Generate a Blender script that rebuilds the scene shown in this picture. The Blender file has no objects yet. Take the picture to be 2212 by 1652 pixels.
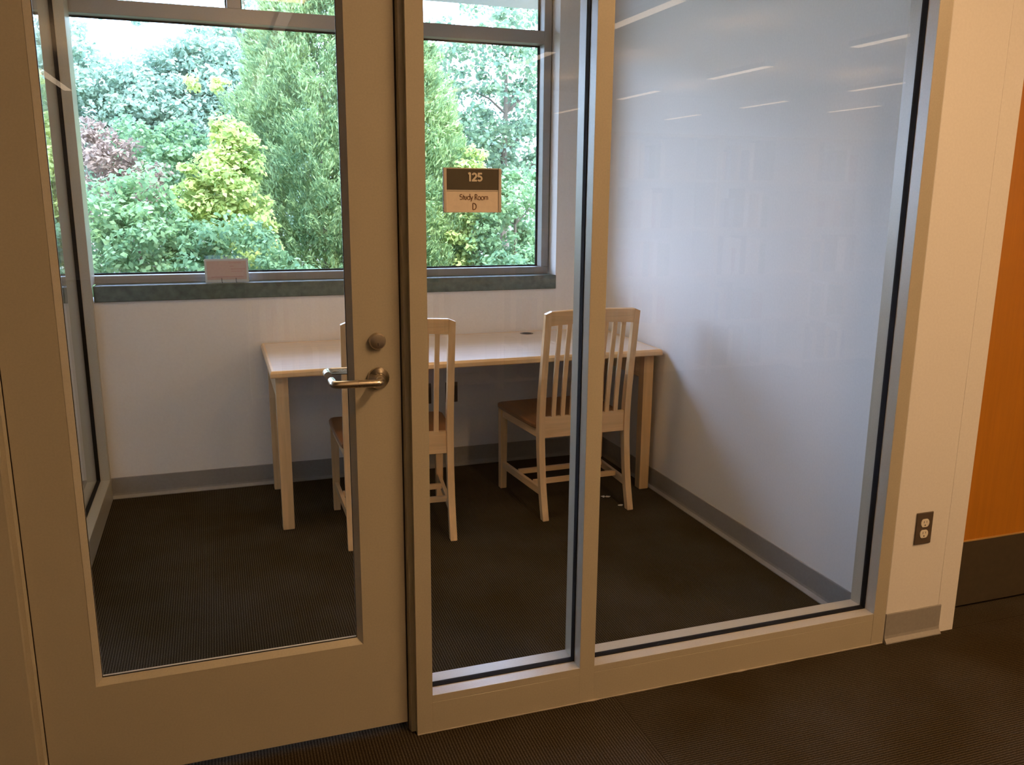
import bpy, bmesh, math, random
import numpy as np
from mathutils import Vector, Matrix

random.seed(7)
rng = np.random.default_rng(11)
S = bpy.context.scene
COL = S.collection
PI = math.pi

# ------------------------------------------------------------------ camera, world, sun, exposure
cam_d = bpy.data.cameras.new('camera')
cam = bpy.data.objects.new('camera', cam_d)
COL.objects.link(cam)
S.camera = cam
cam_d.sensor_fit = 'HORIZONTAL'
cam_d.sensor_width = 36.0
cam_d.lens = 30.062
cam_d.clip_start = 0.05
cam_d.clip_end = 300
_r = Vector((0.94547113, -0.32561211, 0.00781643))
_u = Vector((0.0633116, 0.20727101, 0.97623274))
_f = Vector((0.31949332, 0.922505, -0.21658378))
cam.matrix_world = Matrix(((_r.x, _u.x, -_f.x, -0.46098), (_r.y, _u.y, -_f.y, -2.12913),
                           (_r.z, _u.z, -_f.z, 1.51192), (0, 0, 0, 1)))

SKY_STRENGTH = 12.0
SUN_STRENGTH = 10.0
DIRECT_POWER = 39.0     # downward share of the two pendant lights nearest the study room
UPLIGHT_POWER = 23.0    # upward share of every pendant light, washing the ceiling
STRIP_STRENGTH = 4.6    # what shows of the louvred lens from a low angle
ROOM_LIGHT_POWER = 10.0 # ceiling troffer inside the study room
WARM = (1.0, 0.59, 0.28)

world = bpy.data.worlds.new('overcast_sky')
S.world = world
world.use_nodes = True
wn = world.node_tree.nodes
wl = world.node_tree.links
wn.clear()
w_out = wn.new('ShaderNodeOutputWorld')
w_bg = wn.new('ShaderNodeBackground')
w_tc = wn.new('ShaderNodeTexCoord')
w_sep = wn.new('ShaderNodeSeparateXYZ')
w_ramp = wn.new('ShaderNodeValToRGB')
w_ramp.color_ramp.elements[0].position = 0.0
w_ramp.color_ramp.elements[0].color = (0.60, 0.72, 1.0, 1)
w_ramp.color_ramp.elements[1].position = 0.9
w_ramp.color_ramp.elements[1].color = (0.43, 0.58, 1.0, 1)
wl.new(w_tc.outputs['Generated'], w_sep.inputs[0])
wl.new(w_sep.outputs['Z'], w_ramp.inputs[0])
wl.new(w_ramp.outputs[0], w_bg.inputs[0])
w_bg.inputs[1].default_value = SKY_STRENGTH
wl.new(w_bg.outputs[0], w_out.inputs[0])

sun_d = bpy.data.lights.new('sun', 'SUN')
sun_d.energy = SUN_STRENGTH
sun_d.angle = math.radians(40)
sun_d.color = (1.0, 0.95, 0.82)
sun = bpy.data.objects.new('sun', sun_d)
COL.objects.link(sun)
sun.rotation_euler = (math.radians(38), 0, math.radians(28))

vs = S.view_settings
vs.view_transform = 'Standard'
vs.look = 'None'
vs.exposure = 0.0
vs.gamma = 1.0
vs.use_curve_mapping = False
S.cycles.use_denoising = True
S.cycles.max_bounces = 10
S.cycles.diffuse_bounces = 5
S.cycles.glossy_bounces = 5
S.cycles.transparent_max_bounces = 24
S.cycles.sample_clamp_indirect = 6.0
S.cycles.caustics_reflective = False
S.cycles.caustics_refractive = False


# ------------------------------------------------------------------ materials
def new_mat(name):
    m = bpy.data.materials.new(name)
    m.use_nodes = True
    nt = m.node_tree
    nt.nodes.clear()
    out = nt.nodes.new('ShaderNodeOutputMaterial')
    return m, nt, out


def pbsdf(nt, out, color, rough=0.5, metal=0.0, spec=0.5, coat=0.0):
    b = nt.nodes.new('ShaderNodeBsdfPrincipled')
    b.inputs['Base Color'].default_value = (*color, 1)
    b.inputs['Roughness'].default_value = rough
    b.inputs['Metallic'].default_value = metal
    b.inputs['Specular IOR Level'].default_value = spec
    b.inputs['Coat Weight'].default_value = coat
    nt.links.new(b.outputs[0], out.inputs[0])
    return b


def noise(nt, scale, vec=None, detail=3, rough=0.5):
    n = nt.nodes.new('ShaderNodeTexNoise')
    n.inputs['Scale'].default_value = scale
    n.inputs['Detail'].default_value = detail
    n.inputs['Roughness'].default_value = rough
    if vec is not None:
        nt.links.new(vec, n.inputs['Vector'])
    return n


def mapping(nt, scale, src='Object'):
    tc = nt.nodes.new('ShaderNodeTexCoord')
    mp = nt.nodes.new('ShaderNodeMapping')
    mp.inputs['Scale'].default_value = scale
    nt.links.new(tc.outputs[src], mp.inputs[0])
    return mp.outputs[0]


def ramp(nt, fac, c0, c1, p0=0.3, p1=0.7):
    r = nt.nodes.new('ShaderNodeValToRGB')
    r.color_ramp.elements[0].position = p0
    r.color_ramp.elements[0].color = (*c0, 1)
    r.color_ramp.elements[1].position = p1
    r.color_ramp.elements[1].color = (*c1, 1)
    nt.links.new(fac, r.inputs[0])
    return r.outputs[0]


def bump(nt, b, height, strength=0.1, dist=0.002):
    bp = nt.nodes.new('ShaderNodeBump')
    bp.inputs['Strength'].default_value = strength
    bp.inputs['Distance'].default_value = dist
    nt.links.new(height, bp.inputs['Height'])
    nt.links.new(bp.outputs[0], b.inputs['Normal'])


def mat_paint(name, color, rough=0.6, tex=60, amount=0.06, bstr=0.08, spec=0.4):
    m, nt, out = new_mat(name)
    b = pbsdf(nt, out, color, rough, spec=spec)
    v = mapping(nt, (1, 1, 1))
    n = noise(nt, tex, v)
    c0 = tuple(c * (1 - amount) for c in color)
    c1 = tuple(min(1, c * (1 + amount * 0.6)) for c in color)
    nt.links.new(ramp(nt, n.outputs[0], c0, c1), b.inputs['Base Color'])
    bump(nt, b, n.outputs[0], bstr, 0.001)
    return m


def mat_wood(name, color, axis='z', rough=0.33, dark=0.80, coat=0.4):
    m, nt, out = new_mat(name)
    b = pbsdf(nt, out, color, rough, spec=0.5, coat=coat)
    b.inputs['Coat Roughness'].default_value = 0.25
    sc = {'x': (1.2, 22, 22), 'y': (22, 1.2, 22), 'z': (22, 22, 1.2)}[axis]
    v = mapping(nt, sc)
    n = noise(nt, 2.2, v, 5, 0.6)
    n.inputs['Distortion'].default_value = 0.6
    c0 = tuple(c * dark for c in color)
    c1 = tuple(min(1, c * 1.08) for c in color)
    nt.links.new(ramp(nt, n.outputs[0], c0, c1, 0.25, 0.75), b.inputs['Base Color'])
    bump(nt, b, n.outputs[0], 0.05, 0.001)
    return m


def mat_metal(name, color, rough=0.3):
    m, nt, out = new_mat(name)
    b = pbsdf(nt, out, color, rough, metal=1.0)
    v = mapping(nt, (1, 1, 1))
    n = noise(nt, 18, v)
    mr = nt.nodes.new('ShaderNodeMapRange')
    mr.inputs['To Min'].default_value = rough * 0.8
    mr.inputs['To Max'].default_value = rough * 1.3
    nt.links.new(n.outputs[0], mr.inputs[0])
    nt.links.new(mr.outputs[0], b.inputs['Roughness'])
    return m


def mat_plain(name, color, rough=0.5, spec=0.5):
    m, nt, out = new_mat(name)
    b = pbsdf(nt, out, color, rough, spec=spec)
    v = mapping(nt, (1, 1, 1))
    n = noise(nt, 90, v)
    c0 = tuple(c * 0.93 for c in color)
    nt.links.new(ramp(nt, n.outputs[0], c0, color), b.inputs['Base Color'])
    return m


def mat_glass(name, tint, base=0.04):
    # architectural glass: clear transmission with a Fresnel (Schlick) reflection at each face
    m, nt, out = new_mat(name)
    tr = nt.nodes.new('ShaderNodeBsdfTransparent')
    tr.inputs[0].default_value = (*tint, 1)
    gl = nt.nodes.new('ShaderNodeBsdfGlossy')
    gl.inputs['Roughness'].default_value = 0.0
    gl.inputs[0].default_value = (1, 1, 1, 1)
    lw = nt.nodes.new('ShaderNodeLayerWeight')
    lw.inputs[0].default_value = 0.5
    pw = nt.nodes.new('ShaderNodeMath')
    pw.operation = 'POWER'
    pw.inputs[1].default_value = 5.0
    nt.links.new(lw.outputs['Facing'], pw.inputs[0])
    ma = nt.nodes.new('ShaderNodeMath')
    ma.operation = 'MULTIPLY_ADD'
    ma.inputs[1].default_value = 1.0 - base
    ma.inputs[2].default_value = base
    nt.links.new(pw.outputs[0], ma.inputs[0])
    mx = nt.nodes.new('ShaderNodeMixShader')
    nt.links.new(ma.outputs[0], mx.inputs[0])
    nt.links.new(tr.outputs[0], mx.inputs[1])
    nt.links.new(gl.outputs[0], mx.inputs[2])
    nt.links.new(mx.outputs[0], out.inputs[0])
    return m


def mat_emit(name, color, strength):
    m, nt, out = new_mat(name)
    e = nt.nodes.new('ShaderNodeEmission')
    e.inputs[0].default_value = (*color, 1)
    e.inputs[1].default_value = strength
    nt.links.new(e.outputs[0], out.inputs[0])
    return m


def mat_carpet():
    m, nt, out = new_mat('ribbed_carpet')
    b = pbsdf(nt, out, (0.05, 0.04, 0.03), 1.0, spec=0.05)
    L = nt.links
    geo = nt.nodes.new('ShaderNodeNewGeometry')
    sep = nt.nodes.new('ShaderNodeSeparateXYZ')
    L.new(geo.outputs['Position'], sep.inputs[0])

    def math_(op, a, bb=None, v=None):
        n = nt.nodes.new('ShaderNodeMath')
        n.operation = op
        if hasattr(a, 'links'):
            L.new(a, n.inputs[0])
        else:
            n.inputs[0].default_value = a
        if bb is not None:
            if hasattr(bb, 'links'):
                L.new(bb, n.inputs[1])
            else:
                n.inputs[1].default_value = bb
        return n.outputs[0]
    # quarter-turned carpet tiles in the corridor, straight ribs inside the study room
    corridor = math_('LESS_THAN', sep.outputs['Y'], 0.0)
    east = math_('GREATER_THAN', sep.outputs['X'], 0.62)
    turned = math_('MULTIPLY', east, corridor)
    k = 2 * PI / 0.0085
    sx = math_('SINE', math_('MULTIPLY', sep.outputs['X'], k))
    sy = math_('SINE', math_('MULTIPLY', sep.outputs['Y'], k))
    mix = nt.nodes.new('ShaderNodeMix')
    mix.data_type = 'FLOAT'
    L.new(turned, mix.inputs[0])
    L.new(sx, mix.inputs[2])
    L.new(sy, mix.inputs[3])
    rib = math_('MULTIPLY_ADD', mix.outputs[0], 0.5)
    rib.node.inputs[2].default_value = 0.5
    n1 = noise(nt, 2.4, geo.outputs['Position'], 3)
    n2 = noise(nt, 240, geo.outputs['Position'], 2)
    ribc = ramp(nt, rib, (0.026, 0.0195, 0.0125), (0.066, 0.053, 0.036), 0.1, 0.85)
    patch = ramp(nt, n1.outputs[0], (0.80, 0.72, 0.52), (1.05, 1.08, 1.12), 0.35, 0.65)
    fleck = ramp(nt, n2.outputs[0], (0.6, 0.6, 0.6), (1.35, 1.35, 1.35), 0.3, 0.7)

    def mul(a, c):
        mm = nt.nodes.new('ShaderNodeMix')
        mm.data_type = 'RGBA'
        mm.blend_type = 'MULTIPLY'
        mm.inputs[0].default_value = 1.0
        L.new(a, mm.inputs[6])
        L.new(c, mm.inputs[7])
        return mm.outputs[2]
    L.new(mul(mul(ribc, patch), fleck), b.inputs['Base Color'])
    bump(nt, b, rib, 0.35, 0.002)
    return m


def mat_leaf(name, c_dark, c_light, trans=0.35, patch=2.2):
    m, nt, out = new_mat(name)
    geo = nt.nodes.new('ShaderNodeNewGeometry')
    v = mapping(nt, (1, 1, 1))
    n = noise(nt, patch, v, 3)
    add = nt.nodes.new('ShaderNodeMath')
    add.operation = 'MULTIPLY_ADD'
    nt.links.new(geo.outputs['Random Per Island'], add.inputs[0])
    add.inputs[1].default_value = 0.5
    sub = nt.nodes.new('ShaderNodeMath')
    sub.operation = 'SUBTRACT'
    nt.links.new(n.outputs[0], sub.inputs[0])
    sub.inputs[1].default_value = 0.25
    nt.links.new(sub.outputs[0], add.inputs[2])
    col = ramp(nt, add.outputs[0], c_dark, c_light, 0.2, 0.85)
    d = nt.nodes.new('ShaderNodeBsdfDiffuse')
    t = nt.nodes.new('ShaderNodeBsdfTranslucent')
    nt.links.new(col, d.inputs[0])
    nt.links.new(col, t.inputs[0])
    mx = nt.nodes.new('ShaderNodeMixShader')
    mx.inputs[0].default_value = trans
    nt.links.new(d.outputs[0], mx.inputs[1])
    nt.links.new(t.outputs[0], mx.inputs[2])
    nt.links.new(mx.outputs[0], out.inputs[0])
    return m


M = {
    'wall': mat_paint('white_wall_paint', (0.82, 0.80, 0.78), 0.7, 120, 0.03),
    'ceiling': mat_paint('ceiling_paint', (0.70, 0.69, 0.66), 0.85, 60, 0.05),
    'frame': mat_paint('taupe_frame_paint', (0.46, 0.42, 0.33), 0.28, 200, 0.05, 0.04, 0.6),
    'winframe': mat_paint('grey_window_aluminium', (0.34, 0.33, 0.32), 0.4, 200, 0.04, 0.04),
    'gasket': mat_plain('black_gasket_rubber', (0.012, 0.011, 0.012), 0.85, 0.15),
    'gap': mat_plain('dark_gap_shade', (0.02, 0.016, 0.012), 0.8),  # near-black colour standing in for shade in the door gap
    'cove': mat_paint('grey_vinyl_base', (0.30, 0.285, 0.27), 0.5, 90, 0.06, 0.05),
    'caulk': mat_plain('beige_caulk', (0.40, 0.35, 0.29), 0.6),
    'glass': mat_glass('clear_partition_glass', (0.975, 0.985, 0.98), 0.03),
    'winglass': mat_glass('tinted_window_glass', (0.955, 0.98, 0.985)),
    'maple_z': mat_wood('maple_upright_grain', (0.82, 0.56, 0.30), 'z'),
    'maple_x': mat_wood('maple_cross_grain', (0.82, 0.56, 0.30), 'x'),
    'maple_y': mat_wood('maple_side_grain', (0.82, 0.56, 0.30), 'y'),
    'tabletop': mat_wood('maple_tabletop', (0.80, 0.64, 0.50), 'x', 0.3, 0.9, 1.0),
    'seat': mat_wood('red_brown_seat_wood', (0.27, 0.125, 0.05), 'y', 0.4, 0.75),
    'amber': mat_wood('amber_door_veneer', (0.46, 0.175, 0.013), 'z', 0.4, 0.88),
    'kick': mat_paint('dark_bronze_kick_plate', (0.062, 0.047, 0.030), 0.45, 40, 0.1),
    'amber_edge': mat_wood('amber_edge_strip', (0.50, 0.30, 0.10), 'x', 0.4),
    'stone': mat_paint('dark_green_stone', (0.100, 0.135, 0.110), 0.36, 26, 0.45, 0.02, 0.9),
    'steel': mat_metal('satin_nickel', (0.66, 0.58, 0.48), 0.27),
    'steel_dark': mat_plain('keyway_dark', (0.03, 0.025, 0.02), 0.5),
    'alu': mat_paint('sign_aluminium', (0.60, 0.54, 0.48), 0.4, 100, 0.03),
    'sign_dark': mat_plain('sign_brown', (0.075, 0.062, 0.038), 0.45),
    'sign_light': mat_plain('sign_cream', (0.88, 0.77, 0.65), 0.5),
    'sign_text_light': mat_plain('sign_lettering_cream', (0.80, 0.72, 0.58), 0.5),
    'sign_text_dark': mat_plain('sign_lettering_brown', (0.16, 0.075, 0.03), 0.5),
    'acrylic': mat_plain('frosted_acrylic', (0.55, 0.62, 0.66), 0.25),
    'pink': mat_plain('pink_card', (0.52, 0.40, 0.37), 0.6),
    'pink_dark': mat_plain('faded_print', (0.46, 0.27, 0.25), 0.6),
    'wire': mat_plain('black_wire', (0.02, 0.02, 0.025), 0.4),
    'plate': mat_plain('brown_cover_plate', (0.10, 0.075, 0.055), 0.4),
    'recept': mat_plain('ivory_receptacle', (0.88, 0.82, 0.70), 0.35),
    'slot': mat_plain('receptacle_slot', (0.03, 0.025, 0.02), 0.6),
    'paper': mat_plain('white_paper_scrap', (0.75, 0.74, 0.72), 0.8),
    'hole': mat_plain('grommet_hole', (0.015, 0.012, 0.010), 0.6),
    'grommet': mat_plain('tan_grommet_rim', (0.14, 0.09, 0.06), 0.4),
    'carpet': mat_carpet(),
    'lens': mat_emit('strip_light_lens', (1.0, 0.74, 0.50), STRIP_STRENGTH),
        'lens_dim': mat_emit('dim_strip_lens', (1.0, 0.72, 0.48), 1.8),
    'housing': mat_plain('white_light_housing', (0.7, 0.68, 0.64), 0.5),
    'shelf': mat_paint('beige_shelving', (0.46, 0.42, 0.36), 0.5, 30, 0.06),
    'soil': mat_paint('leaf_litter_ground', (0.13, 0.13, 0.07), 0.95, 5, 0.5),
    'bark': mat_wood('grey_brown_bark', (0.20, 0.16, 0.12), 'z', 0.9, 0.5, 0.0),
    'brick': mat_paint('exterior_wall', (0.4, 0.3, 0.25), 0.8, 20, 0.2),
}
BOOKS = [mat_plain('book_cloth_' + n, c, 0.6) for n, c in (
    ('red', (0.30, 0.06, 0.05)), ('blue', (0.07, 0.11, 0.26)), ('green', (0.07, 0.18, 0.10)),
    ('tan', (0.45, 0.33, 0.20)), ('white', (0.65, 0.62, 0.56)), ('black', (0.04, 0.04, 0.045)))]


# ------------------------------------------------------------------ mesh helpers
class MB:
    def __init__(self):
        self.bm = bmesh.new()

    def box(self, x0, x1, y0, y1, z0, z1, bev=0.0, seg=1):
        r = bmesh.ops.create_cube(self.bm, size=1.0)
        vsx = r['verts']
        for v in vsx:
            v.co.x = x0 if v.co.x < 0 else x1
            v.co.y = y0 if v.co.y < 0 else y1
            v.co.z = z0 if v.co.z < 0 else z1
        if bev > 0:
            ed = list({e for v in vsx for e in v.link_edges})
            bmesh.ops.bevel(self.bm, geom=ed, offset=bev, segments=seg, affect='EDGES', profile=0.5)
        return self

    def loft(self, rings, cap=True, close=False):
        """rings: list of lists of 3-D points (same length, closed loops)."""
        bm = self.bm
        R = [[bm.verts.new(p) for p in ring] for ring in rings]
        n = len(R[0])
        pairs = list(zip(R, R[1:]))
        if close:
            pairs.append((R[-1], R[0]))
        for a, b in pairs:
            for i in range(n):
                j = (i + 1) % n
                bm.faces.new((a[i], a[j], b[j], b[i]))
        if cap and not close:
            bm.faces.new(R[0][::-1])
            bm.faces.new(R[-1])
        return self

    def prism(self, prof, axis, a, b):
        """prof: 2-D polygon in the two other axes (order x,y,z kept); extruded along axis a..b."""
        def P(p, t):
            if axis == 'x':
                return (t, p[0], p[1])
            if axis == 'y':
                return (p[0], t, p[1])
            return (p[0], p[1], t)
        return self.loft([[P(p, a) for p in prof], [P(p, b) for p in prof]])

    def tube(self, pts, rad, seg=12, cap=True):
        pts = [Vector(p) for p in pts]
        if not isinstance(rad, (list, tuple)):
            rad = [rad] * len(pts)
        rings = []
        t0 = (pts[1] - pts[0]).normalized()
        n = t0.orthogonal().normalized()
        for i, p in enumerate(pts):
            if i == 0:
                t = (pts[1] - pts[0])
            elif i == len(pts) - 1:
                t = (pts[-1] - pts[-2])
            else:
                t = (pts[i + 1] - pts[i]).normalized() + (pts[i] - pts[i - 1]).normalized()
            t.normalize()
            n = (n - t * n.dot(t)).normalized()
            b = t.cross(n)
            rings.append([p + (n * math.cos(2 * PI * k / seg) + b * math.sin(2 * PI * k / seg)) * rad[i]
                          for k in range(seg)])
        return self.loft(rings, cap)

    def lathe(self, prof, centre, axis='y', seg=28):
        """prof: list of (radius, offset along axis)."""
        c = Vector(centre)
        rings = []
        for r, h in prof:
            ring = []
            for k in range(seg):
                a = 2 * PI * k / seg
                u, v = r * math.cos(a), r * math.sin(a)
                if axis == 'y':
                    ring.append(c + Vector((u, h, v)))
                elif axis == 'z':
                    ring.append(c + Vector((u, v, h)))
                else:
                    ring.append(c + Vector((h, u, v)))
            rings.append(ring)
        return self.loft(rings)

    def build(self, name, mat, parent=None, smooth=False):
        bmesh.ops.recalc_face_normals(self.bm, faces=self.bm.faces)
        me = bpy.data.meshes.new(name)
        self.bm.to_mesh(me)
        self.bm.free()
        me.materials.append(mat)
        if smooth:
            for p in me.polygons:
                p.use_smooth = True
            try:
                me.set_sharp_from_angle(angle=math.radians(40))
            except Exception:
                pass
        o = bpy.data.objects.new(name, me)
        COL.objects.link(o)
        if parent is not None:
            o.parent = parent
        return o


def tag(o, label=None, cat=None, group=None, kind=None):
    if label:
        o['label'] = label
    if cat:
        o['category'] = cat
    if group:
        o['group'] = group
    if kind:
        o['kind'] = kind
    return o


def empty(name, loc, rz=0.0):
    o = bpy.data.objects.new(name, None)
    COL.objects.link(o)
    o.empty_display_size = 0.05
    o.location = loc
    o.rotation_euler = (0, 0, rz)
    return o


def children(o):
    return [c for c in bpy.data.objects if c.parent == o]


def copy_tree(o, parent=None):
    c = o.copy()
    COL.objects.link(c)
    if parent is not None:
        c.parent = parent
    for ch in children(o):
        copy_tree(ch, c)
    return c


# ------------------------------------------------------------------ key dimensions (metres)
D = 2.354            # back wall of the study room
XR = 1.642           # right wall of the study room
XL = -1.017          # glazed partition on the left
FD = 0.115           # depth of the hollow metal frames
GY0, GY1 = 0.052, 0.058
ZR = 0.1165          # top of the bottom rails
HEAD = 2.18
CEIL = 2.74
LIBC = 3.45          # corridor / library ceiling
PEND = 2.95          # underside level of the hung strip lights

# ------------------------------------------------------------------ the setting
tag(MB().box(-6, 11.2, -14, D, -0.06, 0).build('floor', M['carpet']),
    'dark brown ribbed carpet floor running through corridor and study room', 'floor', kind='structure')
tag(MB().box(-6, 11.2, -14, 0.0, LIBC, LIBC + 0.1).build('ceiling', M['ceiling']),
    'off white ceiling over the corridor', 'ceiling', kind='structure')
tag(MB().box(-6, 11.2, 0.0, D + 0.25, CEIL, LIBC + 0.1).build('ceiling', M['ceiling']),
    'off white ceiling over the study room', 'ceiling', kind='structure')

# back wall around the window band
wb = MB()
wb.box(-6, XR, D, D + 0.22, 0, 0.987)
wb.box(XR, 11.2, D, D + 0.22, 0, LIBC)
wb.box(1.346, XR, D, D + 0.22, 0.987, CEIL)
wb.box(-6, 1.346, D, D + 0.22, 2.62, CEIL)
wb.box(-6, -3.55, D, D + 0.22, 0.987, 2.62)
tag(wb.build('wall_back', M['wall']), 'white back wall below and beside the study room window', 'wall', kind='structure')

# right wall block: study room side and the stub facing the corridor
tag(MB().box(XR, 1.95, 0.0, D + 0.22, 0, CEIL, 0.003).build('wall_right', M['wall']),
    'white right wall of the study room ending in the corridor stub', 'wall', kind='structure')
cb = MB().box(1.872, 1.9505, -0.0012, 0.0, 0.0, CEIL - 0.02)
tag(cb.build('trim_1', M['wall']), 'raised white corner bead strip at the stub edge', 'trim', kind='structure')

# wall above the glazed front, to the left and the far right
tag(MB().box(-1.13, XR, 0.01, FD - 0.01, HEAD, LIBC).build('wall_front', M['wall']),
    'white wall above the glazed front', 'wall', kind='structure')
tag(MB().box(-6, -1.13, 0.0, FD, 0, LIBC).build('wall_left', M['wall']),
    'white corridor wall left of the door frame', 'wall', kind='structure')
wr = MB()
wr.box(1.95, 2.0, 0.115, 0.25, 0, LIBC)
wr.box(2.93, 11.2, 0.0, 0.2, 0, LIBC)
wr.box(2.0, 2.93, 0.115, 0.25, 2.15, LIBC)
wr.box(1.642, 2.93, 0.0, 0.115, 2.74, LIBC)
tag(wr.build('wall_corridor', M['wall']), 'white corridor wall beyond the amber door', 'wall', kind='structure')
lb = MB()
lb.box(-6.1, -6, -14, D + 0.22, 0, LIBC)
lb.box(11.2, 11.3, -14, D + 0.22, 0, LIBC)
lb.box(-6.1, 11.3, -14.1, -14, 0, LIBC)
tag(MB().box(-6.1, 6.5, D + 0.22, 4.05, 2.80, 2.95).build('roof_overhang', M['ceiling']),
    'deep eave of the roof over the outside of the window', 'roof', kind='structure')
tag(lb.build('wall_library', M['wall']), 'white outer walls of the library hall behind', 'wall', kind='structure')
tag(MB().box(-3.75, -3.65, FD, D, 0, CEIL).build('wall_neighbour', M['wall']),
    'white far wall of the neighbouring study room', 'wall', kind='structure')

COVE_H = 0.108


def cove(name, p0, p1, nrm, label):
    """cove base along p0-p1 (2-D); nrm points into the room."""
    prof = [(0.0, 0.0), (0.0165, 0.0), (0.0165, 0.004), (0.012, 0.009), (0.006, 0.016), (0.0042, 0.026),
            (0.0042, COVE_H - 0.003), (0.003, COVE_H), (0.0, COVE_H)]
    rings = []
    for p in (p0, p1):
        rings.append([(p[0] + nrm[0] * d, p[1] + nrm[1] * d, z) for d, z in prof])
    o = MB().loft(rings).build(name, M['cove'])
    return tag(o, label, 'baseboard', kind='structure')


cove('baseboard_back', (XL, D), (XR, D), (0, -1), 'grey vinyl cove base along the back wall')
cove('baseboard_right', (XR, FD), (XR, D), (-1, 0), 'grey vinyl cove base along the right wall')
cove('baseboard_stub', (XR + 0.002, 0), (1.8835, 0), (0, -1), 'short grey cove base under the corridor outlet')
cove('baseboard_neighbour', (-3.65, D), (-1.132, D), (0, -1), 'grey cove base in the neighbouring study room')

# ------------------------------------------------------------------ window_1: big exterior window
WX1 = 1.338


def ext_window(name, x0, x1, label, mull=None):
    root = empty(name, (0, 0, 0))
    tag(root, label, 'window', kind='structure')
    yf0, yf1 = 2.454, 2.555
    zb0, zb1 = 1.062, 1.101
    f = MB()
    f.box(x0, x1, yf0, yf1, zb0, zb1, 0.002)
    f.box(x0, x1, yf0, yf1, 2.56, 2.62, 0.002)
    f.box(x0, x0 + 0.042, yf0, yf1, zb1, 2.56, 0.002)
    f.box(x1 - 0.042, x1, yf0, yf1, zb1, 2.56, 0.002)
    f.box(x0 + 0.042, x1 - 0.042, yf0, yf1, 2.297, 2.3635, 0.002)
    if mull is not None:
        f.box(mull - 0.032, mull + 0.032, yf0, yf1, 2.3635, 2.56, 0.002)
    f.build('window_frame', M['winframe'], root)
    openings = [(x0 + 0.042, x1 - 0.042, zb1, 2.297)]
    if mull is None:
        openings.append((x0 + 0.042, x1 - 0.042, 2.3635, 2.56))
    else:
        openings.append((x0 + 0.042, mull - 0.032, 2.3635, 2.56))
        openings.append((mull + 0.032, x1 - 0.042, 2.3635, 2.56))
    for (a, b, c, d) in openings:
        g = MB()
        t = 0.007
        for (p, q, r_, s_) in ((a, a + t, c, d), (b - t, b, c, d), (a, b, c, c + t), (a, b, d - t, d)):
            g.box(p, q, 2.524, 2.542, r_, s_)
        g.build('gasket', M['gasket'], root)
        MB().box(a + 0.003, b - 0.003, 2.529, 2.536, c + 0.003, d - 0.003).build('glass_pane', M['winglass'], root)
    return root


w1 = ext_window('window_1', -1.13, WX1, 'wide grey framed window over the dark stone sill, trees outside', -0.298)
MB().box(-1.016, 1.346, D - 0.0095, 2.458, 0.9867, 1.0627, 0.003).build('sill', M['stone'], w1)['label'] = 'dark green stone sill'
w4 = ext_window('window_4', -3.55, -1.132, 'grey framed window of the neighbouring study room')
MB().box(-3.55, -1.131, D - 0.0095, 2.458, 0.9867, 1.0627, 0.003).build('sill', M['stone'], w4)['label'] = 'dark green stone sill'


# ------------------------------------------------------------------ glazed front: window_2 (sidelights) and door frame
def gasket_ring(mb, a0, a1, z0, z1, y0, y1, t=0.005):
    mb.box(a0, a0 + t, y0, y1, z0, z1)
    mb.box(a1 - t, a1, y0, y1, z0, z1)
    mb.box(a0 + t, a1 - t, y0, y1, z0, z0 + t)
    mb.box(a0 + t, a1 - t, y0, y1, z1 - t, z1)


w2 = empty('window_2', (0, 0, 0))
tag(w2, 'taupe metal framed glass front right of the door, narrow and wide pane', 'window', kind='structure')
# shared jamb next to the door with a stepped rebate
jamb_prof = [(0.0, 0.0), (0.0453, 0.0), (0.0453, FD), (-0.0395, FD), (-0.0395, 0.084), (-0.0165, 0.084),
             (-0.0165, 0.034), (-0.0125, 0.024), (-0.0125, 0.020), (0.0, 0.020)]
MB().prism(jamb_prof, 'z', 0.0, HEAD).build('jamb', M['frame'], w2)
MB().box(0.4997, 0.5478, 0, FD, 0, HEAD - 0.05, 0.0004).build('mullion', M['frame'], w2)
MB().box(1.591, 1.6418, -0.001, FD, 0, HEAD, 0.0006).build('jamb', M['frame'], w2)
for a, b in ((0.0453, 0.4997), (0.5478, 1.591)):
    r_ = MB()
    r_.box(a, b, 0.0, FD, 0, 0.0938, 0.0003)
    r_.box(a, b, 0.0, FD, 0.0943, ZR, 0.0003)
    r_.build('bottom_rail', M['frame'], w2)
    MB().box(a, b, 0, FD, HEAD - 0.05, HEAD, 0.0015).build('head_rail', M['frame'], w2)
    g = MB()
    gasket_ring(g, a, b, ZR, HEAD - 0.05, 0.0430, 0.0665, 0.002)
    g.build('gasket', M['gasket'], w2)
    MB().box(a + 0.002, b - 0.002, GY0, GY1, ZR + 0.002, HEAD - 0.052).build('glass_pane', M['glass'], w2)
MB().box(0.4997, 0.5478, 0, FD, HEAD - 0.05, HEAD, 0.0015).build('head_rail', M['frame'], w2)
# uneven bead of caulk where the frame meets the carpet
pts, rad = [], []
for i in range(70):
    t = i / 69
    pts.append((0.0 + 1.64 * t, -0.002, 0.0015))
    rad.append(0.0014 + 0.0012 * random.random() + (0.003 if i in (23, 45) else 0))
MB().tube(pts, rad, 6).build('caulk_line', M['caulk'], w2)

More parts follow.
